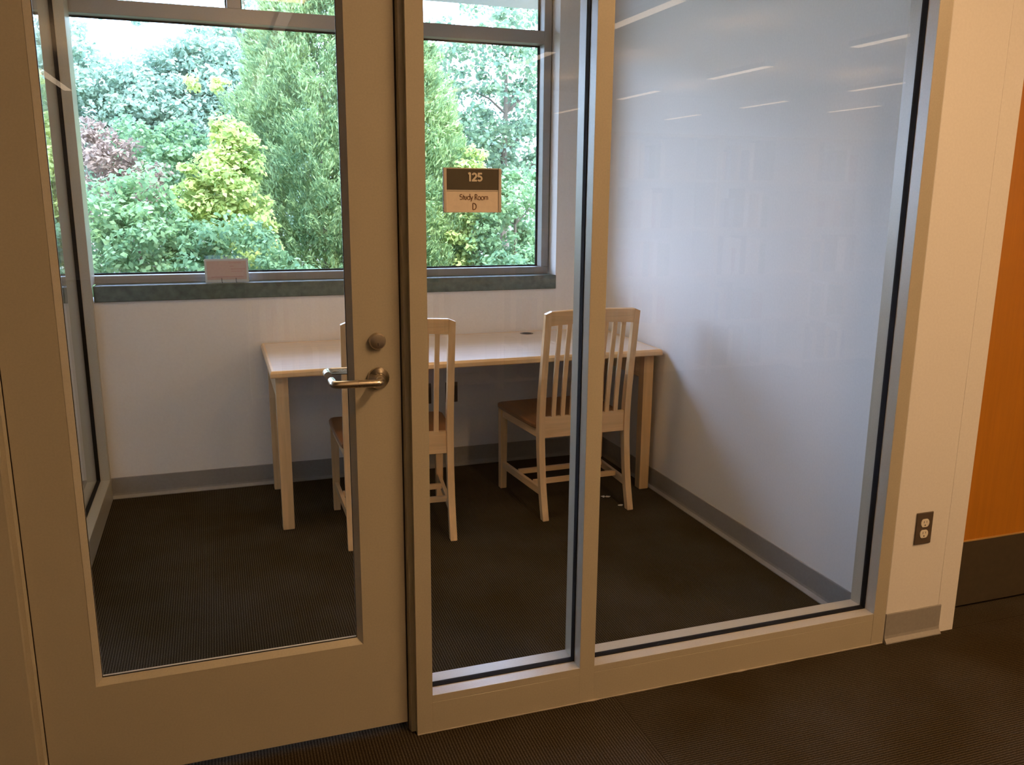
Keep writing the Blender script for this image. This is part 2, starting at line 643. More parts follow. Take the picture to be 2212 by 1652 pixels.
# door frame, left and head
df = empty('trim_2', (0, 0, 0))
tag(df, 'taupe metal door frame left of and above the glass door', 'door frame', kind='structure')
lj = [(-0.952, 0.0), (-0.952, 0.020), (-0.9415, 0.020), (-0.9415, 0.024), (-0.9375, 0.034), (-0.9375, 0.084),
      (-0.9145, 0.084), (-0.9145, FD), (-1.13, FD), (-1.13, 0.0)]
MB().prism(lj, 'z', 0.0, HEAD).build('jamb', M['frame'], df)
MB().box(-0.952, 0.0, 0, FD, 2.135, HEAD, 0.0015).build('head', M['frame'], df)
gs = MB()
gs.box(-0.0200, -0.0168, 0.040, 0.083, 0.0, 2.13)
gs.box(-0.9372, -0.9350, 0.040, 0.083, 0.0, 2.13)
gs.build('gap_shade_strip', M['gap'], df)  # dark strips paint the shade between door leaf and jambs

# ------------------------------------------------------------------ door_1
d1 = empty('door_1', (-0.9347, 0.035, 0.0))
tag(d1, 'taupe metal door with a full glass panel and lever handle', 'door', kind='structure')
ox, oy = -0.9347, 0.035            # door coordinates are relative to the hinge side
XD1 = -0.0207


def dbox(mb, x0, x1, y0, y1, z0, z1, bev=0.0):
    return mb.box(x0 - ox, x1 - ox, y0 - oy, y1 - oy, z0, z1, bev)


GX0, GX1, GZ0, GZ1 = -0.8119, -0.1402, 0.2908, 2.0
leaf = MB()
dbox(leaf, ox, GX0, 0.035, 0.080, 0.026, 2.128)
dbox(leaf, GX1, XD1, 0.035, 0.080, 0.026, 2.128)
dbox(leaf, GX0, GX1, 0.035, 0.080, 0.026, GZ0)
dbox(leaf, GX0, GX1, 0.035, 0.080, GZ1, 2.128)
leaf.build('door_leaf', M['frame'], d1)
bw, gy = 0.0148, 0.0525            # sloping glazing bead


def bead(mb, front=True):
    yo, yi, yb = (0.0345, 0.0505, 0.0545) if front else (0.0805, 0.0645, 0.0605)
    x0, x1, z0, z1 = GX0 - ox, GX1 - ox, GZ0, GZ1
    O = [(x0 + 0.0006, z0 + 0.0006), (x1 - 0.0006, z0 + 0.0006), (x1 - 0.0006, z1 - 0.0006), (x0 + 0.0006, z1 - 0.0006)]
    I = [(x0 + bw, z0 + bw), (x1 - bw, z0 + bw), (x1 - bw, z1 - bw), (x0 + bw, z1 - bw)]
    I2 = [(x0 + bw - 0.001, z0 + bw - 0.001), (x1 - bw + 0.001, z0 + bw - 0.001), (x1 - bw + 0.001, z1 - bw + 0.001), (x0 + bw - 0.001, z1 - bw + 0.001)]
    rings = []
    for k in range(4):
        o_, i_, j_ = O[k], I[k], I2[k]
        rings.append([(o_[0], yo - oy, o_[1]), (i_[0], yi - oy, i_[1]), (j_[0], yb - oy, j_[1]), (o_[0], yb - oy, o_[1])])
    mb.loft(rings, cap=False, close=True)


b_ = MB()
bead(b_, True)
b_.build('glazing_bead', M['frame'], d1)
b_ = MB()
bead(b_, False)
b_.build('glazing_bead', M['frame'], d1)
MB().box(GX0 - ox + 0.004, GX1 - ox - 0.004, gy + 0.002 - oy, gy + 0.008 - oy, GZ0 + 0.004, GZ1 - 0.004).build('glass_pane', M['glass'], d1)
g = MB()
gasket_ring(g, GX0 - ox + bw - 0.002, GX1 - ox - bw + 0.002, GZ0 + bw - 0.002, GZ1 - bw + 0.002, 0.0525 - oy, 0.0545 - oy, 0.003)
g.build('gasket', M['gasket'], d1)
# lever handle (both sides), return-to-door shape
LX, LZ = -0.079, 1.040


def lever(sgn, xt):
    y0 = 0.035 if sgn < 0 else 0.080

    def P(x, d, z=LZ):
        return (x - ox, y0 + sgn * d - oy, z)
    h = MB()
    prof = [(0.0005, 0.001), (0.0285, 0.0), (0.0285, 0.005), (0.0265, 0.0085), (0.017, 0.013), (0.0125, 0.022), (0.0115, 0.03), (0.0005, 0.031)]
    c = P(LX, 0)
    h.lathe([(r, sgn * o) for r, o in prof], c, 'y', 32)
    ro = h.build('rose', M['steel'], d1, True)
    p = []
    p.append(P(LX, 0.02))
    p.append(P(LX, 0.048))
    R = 0.016
    for k in range(0, 7):
        a = k / 6 * PI / 2
        p.append(P(LX - R + R * math.cos(a), 0.048 + R * math.sin(a)))
    for k in range(0, 7):
        a = k / 6 * PI / 2
        p.append(P(xt + R - R * math.sin(a), 0.048 + R * math.cos(a), LZ + 0.002))
    p.append(P(xt, 0.012, LZ + 0.002))
    hm = MB().tube(p, 0.0098, 14)
    hm.build('lever_handle', M['steel'], d1, True)


lever(-1, -0.2005)
lever(1, -0.2005)
lk = MB()
lk.lathe([(0.0005, 0.0), (0.0215, 0.0), (0.0215, -0.010), (0.0190, -0.0135), (0.0135, -0.0145), (0.0005, -0.0145)], (LX - 0.001 - ox, 0.0, 1.1375), 'y', 32)
lko = lk.build('lock_cylinder', M['steel'], d1, True)
kw = MB()
kw.lathe([(0.0003, 0.0), (0.0066, 0.0), (0.0066, -0.0014), (0.0003, -0.0014)], (LX - 0.001 - ox, -0.0146, 1.1305), 'y', 20)
kw.build('key_plug', M['steel'], lko)
kw = MB()
kw.box(LX - 0.0018 - ox, LX - 0.0002 - ox, -0.0167, -0.0158, 1.1268, 1.1342)
kw.build('keyway', M['steel_dark'], lko)

# ------------------------------------------------------------------ door_2: amber door with kick plate, far right
d2 = empty('door_2', (2.0, 0.115, 0.0))
tag(d2, 'amber wood door with a dark kick plate at the right edge', 'door', kind='structure')
MB().box(0.003, 0.927, 0.0, 0.044, 0.012, 2.14, 0.001).build('door_leaf', M['amber'], d2)
MB().box(0.004, 0.926, -0.003, 0.0, 0.012, 0.268, 0.0006).build('kick_plate', M['kick'], d2)['label'] = 'dark bronze kick plate'
MB().box(0.004, 0.926, -0.0035, 0.0, 0.2685, 0.2735).build('edge_strip', M['amber_edge'], d2)

# ------------------------------------------------------------------ window_3: glazed partition on the left
w3 = empty('window_3', (0, 0, 0))
tag(w3, 'taupe framed glass partition to the neighbouring study room on the left', 'window', kind='structure')
HEAD3 = 2.62
PX0, PX1 = XL - FD, XL
MB().box(PX0, PX1, 2.304, D - 0.017, 0, HEAD3, 0.0015).build('mullion', M['frame'], w3)
MB().box(PX0, PX1, D - 0.017, 2.453, 1.064, HEAD3, 0.0015).build('mullion', M['frame'], w3)
MB().box(PX0, PX1, FD + 0.001, 0.166, 0, HEAD3, 0.0015).build('mullion', M['frame'], w3)
MB().box(PX0, PX1, 0.166, 2.304, 0, 0.1135, 0.0015).build('bottom_rail', M['frame'], w3)
MB().box(PX0, PX1, 0.166, 2.304, HEAD3 - 0.05, HEAD3, 0.0015).build('head_rail', M['frame'], w3)
g = MB()
gx0, gx1, t = XL - 0.066, XL - 0.0435, 0.005
g.box(gx0, gx1, 2.304 - t, 2.304, 0.1135, HEAD3 - 0.05)
g.box(gx0, gx1, 0.166, 0.166 + t, 0.1135, HEAD3 - 0.05)
g.box(gx0, gx1, 0.166 + t, 2.304 - t, 0.1135, 0.1135 + t)
g.box(gx0, gx1, 0.166 + t, 2.304 - t, HEAD3 - 0.05 - t, HEAD3 - 0.05)
g.build('gasket', M['gasket'], w3)
MB().box(XL - 0.058, XL - 0.052, 0.168, 2.302, 0.1155, HEAD3 - 0.052).build('glass_pane', M['glass'], w3)
tag(MB().box(PX0 + 0.01, PX1 - 0.01, FD, 2.35, HEAD3, CEIL).build('wall_partition', M['wall']),
    'white wall above the left glass partition', 'wall', kind='structure')

# ------------------------------------------------------------------ stroke lettering for the room sign
def arc(cx, cy, rx, ry, a0, a1, n=14):
    return [(cx + rx * math.cos(math.radians(a0 + (a1 - a0) * i / n)), cy + ry * math.sin(math.radians(a0 + (a1 - a0) * i / n))) for i in range(n + 1)]


GL = {  # glyph: (advance, strokes) on a cap height of 1
    '1': (0.46, [[(0.04, 0.86), (0.26, 0.96)], [(0.26, 1.0), (0.26, 0.0)]]),
    '2': (0.68, [arc(0.33, 0.66, 0.23, 0.24, 165, -38) + [(0.12, 0.10)], [(0.02, 0.10), (0.64, 0.10)]]),
    '5': (0.68, [[(0.60, 0.90), (0.12, 0.90)], [(0.20, 0.98), (0.14, 0.50)], [(0.14, 0.53)] + arc(0.30, 0.33, 0.25, 0.24, 100, -145)]),
    'S': (0.56, [arc(0.26, 0.755, 0.20, 0.225, 30, 265, 12) + arc(0.26, 0.275, 0.23, 0.26, 80, -150, 14)]),
    't': (0.34, [[(0.16, 0.86), (0.16, 0.0)], [(0.02, 0.60), (0.31, 0.60)]]),
    'u': (0.52, [[(0.08, 0.62), (0.08, 0.24)] + arc(0.24, 0.2, 0.16, 0.2, 180, 360, 10) + [(0.40, 0.62)]]),
    'd': (0.62, [arc(0.29, 0.30, 0.25, 0.31, 0, 360, 20), [(0.54, 1.06), (0.54, 0.0)]]),
    'y': (0.52, [[(0.02, 0.62), (0.25, 0.06)], [(0.50, 0.62), (0.12, -0.32)]]),
    ' ': (0.34, []),
    'R': (0.58, [[(0.09, 0.0), (0.09, 0.98), (0.26, 0.98)] + arc(0.26, 0.74, 0.20, 0.24, 90, -90, 10) + [(0.09, 0.50)], [(0.22, 0.50), (0.50, 0.0)]]),
    'o': (0.64, [arc(0.31, 0.30, 0.26, 0.31, 0, 360, 20)]),
    'm': (0.84, [[(0.09, 0.62), (0.09, 0.0)], [(0.09, 0.36)] + arc(0.24, 0.42, 0.15, 0.19, 170, 0, 8) + [(0.39, 0.0)],
                 [(0.39, 0.36)] + arc(0.55, 0.42, 0.16, 0.19, 170, 0, 8) + [(0.71, 0.0)]]),
    'D': (0.74, [[(0.10, 0.02), (0.10, 0.98), (0.24, 0.98)] + arc(0.24, 0.50, 0.42, 0.48, 90, -90, 16) + [(0.10, 0.02)]]),
}


def lettering(text, h, w, cx, zb, y0, y1, stretch=1.0):
    """raised letters facing -y; h cap height, w stroke width; centred on cx with base line zb."""
    mb = MB()
    total = sum(GL[c][0] for c in text) * h * stretch
    pen = cx - total / 2
    lift = 0
    for ch in text:
        adv, strokes = GL[ch]
        for st in strokes:
            P = [(pen + x * h * stretch, zb + z * h) for x, z in st]
            P = [p for k, p in enumerate(P) if k == 0 or math.hypot(p[0] - P[k - 1][0], p[1] - P[k - 1][1]) > 1e-6]
            runs, cur = [], [P[0]]
            for k in range(1, len(P)):
                cur.append(P[k])
                if k < len(P) - 1:
                    a, b, c = P[k - 1], P[k], P[k + 1]
                    d0 = math.atan2(b[1] - a[1], b[0] - a[0])
                    d1 = math.atan2(c[1] - b[1], c[0] - b[0])
                    if abs((d1 - d0 + PI) % (2 * PI) - PI) > 1.1:
                        runs.append(cur)
                        cur = [P[k]]
            runs.append(cur)
            for R in runs:
                closed = math.hypot(R[0][0] - R[-1][0], R[0][1] - R[-1][1]) < 1e-6
                lift = (lift + 1) % 5
                yf = y0 - lift * 0.00008
                n = len(R)
                rings = []
                for k in range(n):
                    a = R[k - 1] if k > 0 else (R[n - 2] if closed else None)
                    c = R[k + 1] if k < n - 1 else (R[1] if closed else None)
                    b = R[k]
                    ds = []
                    if a is not None:
                        l = math.hypot(b[0] - a[0], b[1] - a[1])
                        ds.append(((b[0] - a[0]) / l, (b[1] - a[1]) / l))
                    if c is not None:
                        l = math.hypot(c[0] - b[0], c[1] - b[1])
                        ds.append(((c[0] - b[0]) / l, (c[1] - b[1]) / l))
                    tx, tz = sum(d[0] for d in ds), sum(d[1] for d in ds)
                    l = math.hypot(tx, tz)
                    nx, nz = -tz / l, tx / l
                    m = 1.0 if len(ds) < 2 else 1.0 / max(0.6, abs(nx * -ds[0][1] + nz * ds[0][0]))
                    q = w / 2 * m
                    rings.append([(b[0] + nx * q, yf, b[1] + nz * q), (b[0] - nx * q, yf, b[1] - nz * q),
                                  (b[0] - nx * q, y1, b[1] - nz * q), (b[0] + nx * q, y1, b[1] + nz * q)])
                if closed:
                    mb.loft(rings[:-1], cap=False, close=True)
                else:
                    mb.loft(rings)
        pen += adv * h * stretch
    return mb


# room sign on the narrow pane
sg = empty('room_sign', (0.1805, 0.052, 1.461))
tag(sg, 'room sign reading 125 Study Room D fixed to the narrow glass pane', 'sign')
sx, sz = 0.1805, 1.461
bk = MB().box(0.1022 - sx, 0.2586 - sx, -0.0040, -0.0002, 0.0, 0.112)
bk.build('back_plate', M['sign_dark'], sg)
fr = MB()
fr.box(0.1022 - sx, 0.1110 - sx, -0.0085, -0.0040, 0.0, 0.112, 0.0018, 2)
fr.box(0.2500 - sx, 0.2586 - sx, -0.0085, -0.0040, 0.0, 0.112, 0.0018, 2)
fr.box(0.1110 - sx, 0.2500 - sx, -0.0072, -0.0040, 0.1095, 0.112)
fr.box(0.1110 - sx, 0.2500 - sx, -0.0072, -0.0040, 0.0, 0.0018)
fr.box(0.1110 - sx, 0.2500 - sx, -0.0072, -0.0040, 0.0535, 0.0570, 0.0006)
fr.build('sign_frame', M['alu'], sg)
up = MB().box(0.1110 - sx, 0.2500 - sx, -0.0062, -0.0040, 0.0570, 0.1095)
upo = up.build('number_panel', M['sign_dark'], sg)
upo['label'] = 'dark brown panel'
lettering('125', 0.0222, 0.0046, 0.1875 - sx, 0.0785, -0.0072, -0.0060, 0.98).build('number_lettering', M['sign_text_light'], upo)
lo = MB().box(0.1110 - sx, 0.2500 - sx, -0.0062, -0.0040, 0.0018, 0.0535)
loo = lo.build('name_panel', M['sign_light'], sg)
loo['label'] = 'cream panel'
nl = lettering('Study Room', 0.0138, 0.00165, 0.1845 - sx, 0.0325, -0.0068, -0.0061, 1.0)
nl.build('name_lettering', M['sign_text_dark'], loo)
lettering('D', 0.0165, 0.0023, 0.1852 - sx, 0.0070, -0.0068, -0.0061, 0.98).build('name_lettering', M['sign_text_dark'], loo)


# ------------------------------------------------------------------ outlets
def outlet(loc, label, small=False, group=None):
    o = empty('wall_outlet', loc)
    tag(o, label, 'outlet', group)
    MB().box(-0.035, 0.035, -0.0055, -0.0002, -0.057, 0.057, 0.0025, 2).build('cover_plate', M['plate'], o)
    for s in (1, -1):
        zc = s * 0.0195
        n = 24
        ring = []
        for k in range(n):
            a = 2 * PI * k / n
            ring.append((0.0172 * math.cos(a), max(-0.0142, min(0.0142, 0.0172 * math.sin(a))) + zc))
        mb = MB().prism(ring, 'y', -0.0078, -0.005)
        rc = mb.build('receptacle', M['recept'] if not small else M['slot'], o)
        if not small:
            sl = MB()
            sl.box(-0.0068, -0.0050, -0.0081, -0.0076, zc + 0.000, zc + 0.0085)
            sl.box(0.0050, 0.0066, -0.0081, -0.0076, zc + 0.001, zc + 0.0080)
            sl.lathe([(0.0002, 0.0), (0.0026, 0.0), (0.0026, -0.0005), (0.0002, -0.0005)], (0, -0.0076, zc - 0.0075), 'y', 10)
            sl.build('slots', M['slot'], rc)
    MB().lathe([(0.0002, 0.0), (0.003, 0.0), (0.003, -0.0012), (0.0002, -0.0012)], (0, -0.0055, 0), 'y', 12).build('screw', M['plate'], o)
    return o


outlet((1.7625, 0.0, 0.409), 'brown duplex outlet with ivory sockets low on the corridor wall stub')
outlet((0.735, D, 0.4285), 'dark outlet plate on the back wall under the table, right of the other', True)
outlet((0.585, D, 0.4285), 'dark outlet plate on the back wall behind the left chair', True)

# ------------------------------------------------------------------ table
TX0, TX1, TY0, TY1, TZ = -0.2675, 1.627, 1.601, 2.344, 0.754
tb = empty('study_table', ((TX0 + TX1) / 2, (TY0 + TY1) / 2, 0))
tag(tb, 'long light maple table against the back wall under the window', 'table')
tcx, tcy = (TX0 + TX1) / 2, (TY0 + TY1) / 2
hx, hy = (TX1 - TX0) / 2, (TY1 - TY0) / 2
e = 0.016
MB().box(-hx + e, hx - e, -hy + e, hy - e, TZ - 0.028, TZ - 0.0004).build('tabletop', M['tabletop'], tb)
eb = MB()
prof = [(0, TZ - 0.031), (-e + 0.003, TZ - 0.031), (-e, TZ - 0.027), (-e, TZ - 0.011), (-e + 0.004, TZ - 0.003), (-e + 0.007, TZ), (0, TZ)]
rings = []
for (sx_, sy_) in ((-1, -1), (1, -1), (1, 1), (-1, 1)):
    rings.append([(sx_ * (hx - e - d), sy_ * (hy - e - d), z) for d, z in prof])
eb.loft(rings, cap=False, close=True)
eb.build('edge_band', M['maple_x'], tb)
for lx in (-0.2439, 1.5615):
    for ly in (1.667, 2.240):
        leg = MB()
        w = 0.0535
        rings = []
        for z, s in ((0.0, 0.044), (0.004, 0.0505), (0.55, w), (TZ - 0.030, w)):
            d_ = (w - s) / 2
            x0, y0 = lx - tcx + d_, ly - tcy + d_
            rings.append([(x0, y0, z), (x0 + s, y0, z), (x0 + s, y0 + s, z), (x0, y0 + s, z)])
        leg.loft(rings).build('leg', M['maple_z'], tb)
for lx in (-0.236, 1.5695):
    MB().box(lx - tcx, lx - tcx + 0.038, 1.7205 - tcy, 2.240 - tcy, 0.590, TZ - 0.030, 0.002).build('apron', M['maple_y'], tb)
MB().box(-0.190 - tcx, 1.5610 - tcx, 2.262 - tcy, 2.282 - tcy, 0.655, TZ - 0.030, 0.002).build('apron', M['maple_x'], tb)
gm = MB()
gcx, gcy = 1.1435 - tcx, 2.262 - tcy
gm.lathe([(0.0255, 0.0), (0.036, 0.0), (0.037, 0.0016), (0.034, 0.0022), (0.0262, 0.0018), (0.0255, 0.001)], (gcx, gcy, TZ - 0.001), 'z', 32)
gmo = gm.build('grommet', M['grommet'], tb, True)
MB().lathe([(0.0003, 0.0), (0.0262, 0.0), (0.0262, 0.0012), (0.0003, 0.0012)], (gcx, gcy, TZ - 0.0002), 'z', 28).build('grommet_hole', M['hole'], gmo)


# ------------------------------------------------------------------ chairs
BACK = [(0.0, 0.0), (0.06, 0.016), (0.12, 0.031), (0.2, 0.046), (0.3, 0.059), (0.37, 0.065), (0.45, 0.067), (0.52, 0.064),
        (0.6, 0.057), (0.7, 0.045), (0.8, 0.032), (0.9, 0.018), (0.955, 0.0105), (0.985, 0.006), (1.02, 0.001)]


def back_y(z):
    for (z0, y0), (z1, y1) in zip(BACK, BACK[1:]):
        if z <= z1:
            return y0 + (y1 - y0) * (z - z0) / (z1 - z0)
    return BACK[-1][1]


def crest_z(x):
    return 1.0 - 0.16 * x * x - 4.0 * max(0, abs(x) - 0.220) ** 1.5


def make_chair(label):
    root = empty('slat_back_chair', (0, 0, 0))
    tag(root, label, 'chair', 'maple slat back chairs at the table')
    XO = 0.2385
    for s in (-1, 1):
        rings = []
        zs = [0.0, 0.003] + [z for z, _ in BACK if 0 < z < 0.96]
        for z in zs:
            y = back_y(z)
            dep = 0.030 + 0.008 * max(0.0, 1 - abs(z - 0.42) / 0.5)
            if z > 0.6:
                dep = 0.030 - 0.006 * (z - 0.6) / 0.4
            inset = 0.002 if z == 0.0 else 0.0
            xa, xb = s * (XO - inset), s * (XO - 0.030 + inset)
            rings.append([(xa, y + inset, z), (xb, y + inset, z), (xb, y + dep - inset, z), (xa, y + dep - inset, z)])
        y, dep = back_y(0.97), 0.024
        za, zb = crest_z(XO), crest_z(XO - 0.030)
        xa, xb = s * XO, s * (XO - 0.030)
        rings.append([(xa, back_y(za), za), (xb, back_y(zb), zb), (xb, back_y(zb) + dep, zb + 0.001), (xa, back_y(za) + dep, za + 0.001)])
        MB().loft(rings).build('rear_leg', M['maple_z'], root)
    # crest rail with arched top, gently bowed
    n = 18
    xi = XO - 0.030
    rings = []
    for i in range(n + 1):
        x = -xi + 2 * xi * i / n
        zt, zb = crest_z(x), 0.926 + 0.010 * (1 - (x / xi) ** 2)
        bow = -0.010 * (1 - (x / xi) ** 2) + 0.001
        ring = []
        for z, off in ((zb, 0.0), (zb + 0.03, 0.0), (zt - 0.004, 0.0), (zt, 0.004), (zt + 0.001, 0.018), (zt - 0.003, 0.022), (zb + 0.03, 0.022), (zb, 0.022)):
            ring.append((x, back_y(z) + bow + off, z))
        rings.append(ring)
    MB().loft(rings).build('crest_rail', M['maple_x'], root, True)
    # slats
    ns = 8
    for k in range(ns):
        x = -xi + 2 * xi * (k + 0.5) / ns * 1.0
        x = -xi + (k + 1) * (2 * xi) / (ns + 1)
        rings = []
        for j in range(13):
            t = j / 12
            z = 0.480 + t * (0.934 - 0.480)
            bow = (-0.010 * (1 - (x / xi) ** 2)) * t + 0.004
            y = back_y(z) + bow + 0.004
            w = 0.0105
            rings.append([(x - w, y, z), (x + w, y, z), (x + w, y + 0.011, z), (x - w, y + 0.011, z)])
        MB().loft(rings).build('back_slat', M['maple_z'], root)
    # rear rail
    MB().box(-xi, xi, back_y(0.44) + 0.006, back_y(0.44) + 0.028, 0.386, 0.487, 0.002).build('rear_rail', M['maple_x'], root)
    # front legs
    for s in (-1, 1):
        rings = []
        for z, w in ((0.0, 0.029), (0.003, 0.032), (0.3, 0.036), (0.428, 0.036)):
            cx, cy = s * 0.2520, 0.523
            h = w / 2
            rings.append([(cx - h, cy - h, z), (cx + h, cy - h, z), (cx + h, cy + h, z), (cx - h, cy + h, z)])
        MB().loft(rings).build('front_leg', M['maple_z'], root)

    def bar(p0, p1, w, h, name, mat):
        p0, p1 = Vector(p0), Vector(p1)
        t = (p1 - p0).normalized()
        sd = Vector((t.y, -t.x, 0)).normalized() * (w / 2)
        up_ = Vector((0, 0, h / 2))
        mb = MB()
        mb.loft([[p - sd - up_, p + sd - up_, p + sd + up_, p - sd + up_] for p in (p0, p1)])
        return mb.build(name, mat, root)
    for s in (-1, 1):
        bar((s * 0.2235, 0.101, 0.407), (s * 0.250, 0.505, 0.407), 0.020, 0.042, 'seat_rail', M['maple_y'])
        bar((s * 0.2235, back_y(0.128) + 0.031, 0.128), (s * 0.250, 0.506, 0.128), 0.017, 0.034, 'side_stretcher', M['maple_y'])
    bar((-0.234, 0.527, 0.407), (0.234, 0.527, 0.407), 0.020, 0.042, 'seat_rail', M['maple_x'])
    for y in (0.17, 0.345):
        xs = 0.2235 + (0.250 - 0.2235) * (y - 0.065) / 0.44 - 0.0085
        bar((-xs, y, 0.140), (xs, y, 0.140), 0.017, 0.024, 'cross_stretcher', M['maple_x'])
    # seat
    half = [(0.0, 0.100), (0.207, 0.100), (0.207, 0.108), (0.244, 0.108), (0.250, 0.14), (0.262, 0.30), (0.272, 0.44), (0.275, 0.535),
            (0.268, 0.560), (0.250, 0.570), (0.15, 0.577), (0.0, 0.580)]
    poly = [(-x, y) for x, y in half[::-1]] + half[1:-1]
    rings = []
    cx, cy = 0.0, 0.34
    for z, k in ((0.428, 0.985), (0.434, 1.0), (0.446, 1.0), (0.452, 0.985), (0.4535, 0.96)):
        rings.append([(cx + (x - cx) * k, cy + (y - cy) * k, z) for x, y in poly])
    MB().loft(rings).build('seat', M['seat'], root)['label'] = 'red brown wooden seat'
    return root


ch1 = make_chair('maple slat back chair on the left, partly hidden behind the door stile')
ch2 = copy_tree(ch1)
ch1.location = (0.2414, 1.3264, 0)
ch1.rotation_euler = (0, 0, math.radians(-4.0))
ch2.location = (1.161, 1.408, 0)
ch2.rotation_euler = (0, 0, math.radians(1.6))
ch2['label'] = 'maple slat back chair on the right, near the right wall'

# ------------------------------------------------------------------ card on the sill
cd = empty('sill_card', (-0.408, 2.388, 1.0627))
tag(cd, 'small pink card in a clear holder standing on the window sill', 'card')
n = 40
rng_pts = []


def wavy(t):
    return 0.0


per = []
W_, H_ = 0.104, 0.116
for (a, b, nn) in (((-W_, 0.001), (W_, 0.001), 16), ((W_, 0.001), (W_, H_), 10), ((W_, H_), (-W_, H_), 16), ((-W_, H_), (-W_, 0.001), 10)):
    for k in range(nn):
        t = k / nn
        x = a[0] + (b[0] - a[0]) * t
        z = a[1] + (b[1] - a[1]) * t
        per.append((x, z))
tilt = 0.10


def card(mb, pts2, d0, d1):
    mb.loft([[(x, d + z * tilt, z) for x, z in pts2] for d in (d0, d1)])


mb = MB()
card(mb, per, 0.0, 0.0025)
mb.build('card_holder', M['acrylic'], cd)['label'] = 'pale clear plastic holder'
mb = MB()
card(mb, [(-0.094, 0.014), (0.094, 0.014), (0.094, 0.106), (-0.094, 0.106)], -0.0009, 0.0)
pk = mb.build('card_sheet', M['pink'], cd)
for (x0, x1, z) in ((0.01, 0.07, 0.095), (0.015, 0.035, 0.078), (0.02, 0.088, 0.064), (0.02, 0.075, 0.053), (-0.075, 0.08, 0.0265)):
    mb = MB()
    card(mb, [(x0, z), (x1, z), (x1, z + 0.003), (x0, z + 0.003)], -0.0013, -0.0009)
    mb.build('faded_line', M['pink_dark'], pk)
for x in (-0.026, 0.042):
    MB().tube([(x, -0.004, 0.022), (x, -0.005, 0.006), (x + 0.002, -0.022, 0.0018), (x + 0.002, -0.034, 0.0018), (x + 0.002, -0.038, 0.006)], 0.0013, 8).build('wire_foot', M['wire'], cd)

# ------------------------------------------------------------------ paper scraps on the carpet
for i, (x, y, lab) in enumerate(((1.362, 1.479, 'tiny white paper scrap nearest the glass beside the right chair'),
                                 (1.334, 1.620, 'tiny white paper scrap under the right chair, left of two'),
                                 (1.3555, 1.613, 'tiny white paper scrap under the right chair, right of two'))):
    mb = MB()
    rr = random.Random(i)
    ring = [(0.011 * (0.5 + rr.random()) * math.cos(2 * PI * k / 7), 0.007 * (0.5 + rr.random()) * math.sin(2 * PI * k / 7)) for k in range(7)]
    mb.loft([[(px, py, 0.0008 + 0.004 * rr.random()) for px, py in ring], [(px, py, 0.0055 + 0.003 * rr.random()) for px, py in ring]])
    o = mb.build('paper_scrap', M['paper'])
    o.location = (x, y, 0.0)
    tag(o, lab, 'paper scrap', 'paper scraps under the right chair')


# ------------------------------------------------------------------ pendant strip lights of the library
def area_lamp(parent, z, up, power, sx_, sy_):
    ld = bpy.data.lights.new('tube', 'AREA')
    ld.shape = 'RECTANGLE'
    ld.size = sx_
    ld.size_y = sy_
    ld.energy = power
    ld.color = WARM
    o = bpy.data.objects.new('fluorescent_tube', ld)
    COL.objects.link(o)
    o.parent = parent
    o.location = (0, 0, z)
    if up:
        o.rotation_euler = (PI, 0, 0)
    return o


def strip_proto(lens):
    o = empty('strip_light', (0, 0, PEND))
    MB().box(-0.065, 0.065, -0.61, 0.61, -0.055, 0.0, 0.004).build('housing', M['housing'], o)
    MB().box(-0.052, 0.052, -0.60, 0.60, -0.058, -0.0551).build('lens', lens, o)
    for y in (-0.45, 0.45):
        MB().tube([(0, y, 0.0), (0, y, LIBC - PEND)], 0.003, 8).build('hanger', M['housing'], o)
    area_lamp(o, 0.012, True, UPLIGHT_POWER, 0.11, 1.2)
    return o


proto = {}
for x, ys in ((2.87, (-4.3, -6.85, -9.4, -11.95)), (5.45, (-4.3, -6.85, -9.4, -11.95)),
              (0.2, (-5.3, -6.53, -7.76, -8.99, -10.22)),
              (7.85, (-4.6, -7.2, -9.8, -12.3)), (9.6, (-7.2, -9.8)), (-2.3, (-5.3, -10.2, -11.43)), (1.2, (-1.6,)), (3.4, (-2.6,))):
    for y in ys:
        k = 'lens_dim' if x == 0.2 else 'lens'
        if k in proto:
            o = copy_tree(proto[k])
        else:
            o = proto[k] = strip_proto(M[k])
        o.location = (x, y, PEND)
        if y in (-1.6, -2.6):
            tag(o, 'long pendant strip light over the corridor, out of the frame', 'light', 'strip lights over the corridor')
            area_lamp(o, -0.062, False, DIRECT_POWER * (0.9 if y == -1.6 else 1.5), 0.10, 1.2)
        else:
            tag(o, 'long pendant strip light in the library hall, reflected in the glass', 'light', 'strip lights in the library hall')

# ceiling troffer of the study room, above the frame
tr = empty('ceiling_light', (-0.35, 1.3, CEIL))
tag(tr, 'rectangular ceiling light inside the study room, above the frame', 'light')
mb = MB()
mb.box(-0.61, -0.575, -0.305, 0.305, -0.02, -0.0005)
mb.box(0.575, 0.61, -0.305, 0.305, -0.02, -0.0005)
mb.box(-0.575, 0.575, -0.305, -0.27, -0.02, -0.0005)
mb.box(-0.575, 0.575, 0.27, 0.305, -0.02, -0.0005)
mb.build('troffer_frame', M['housing'], tr)
MB().box(-0.575, 0.575, -0.27, 0.27, -0.012, -0.0005).build('lens', M['lens_dim'], tr)
area_lamp(tr, -0.026, False, ROOM_LIGHT_POWER, 1.1, 0.5)

# ------------------------------------------------------------------ library shelving seen only as a reflection in the glass
SH_Y0, SH_Y1 = -4.36, -4.02
LEV = (0.07, 0.46, 0.85, 1.24, 1.63)


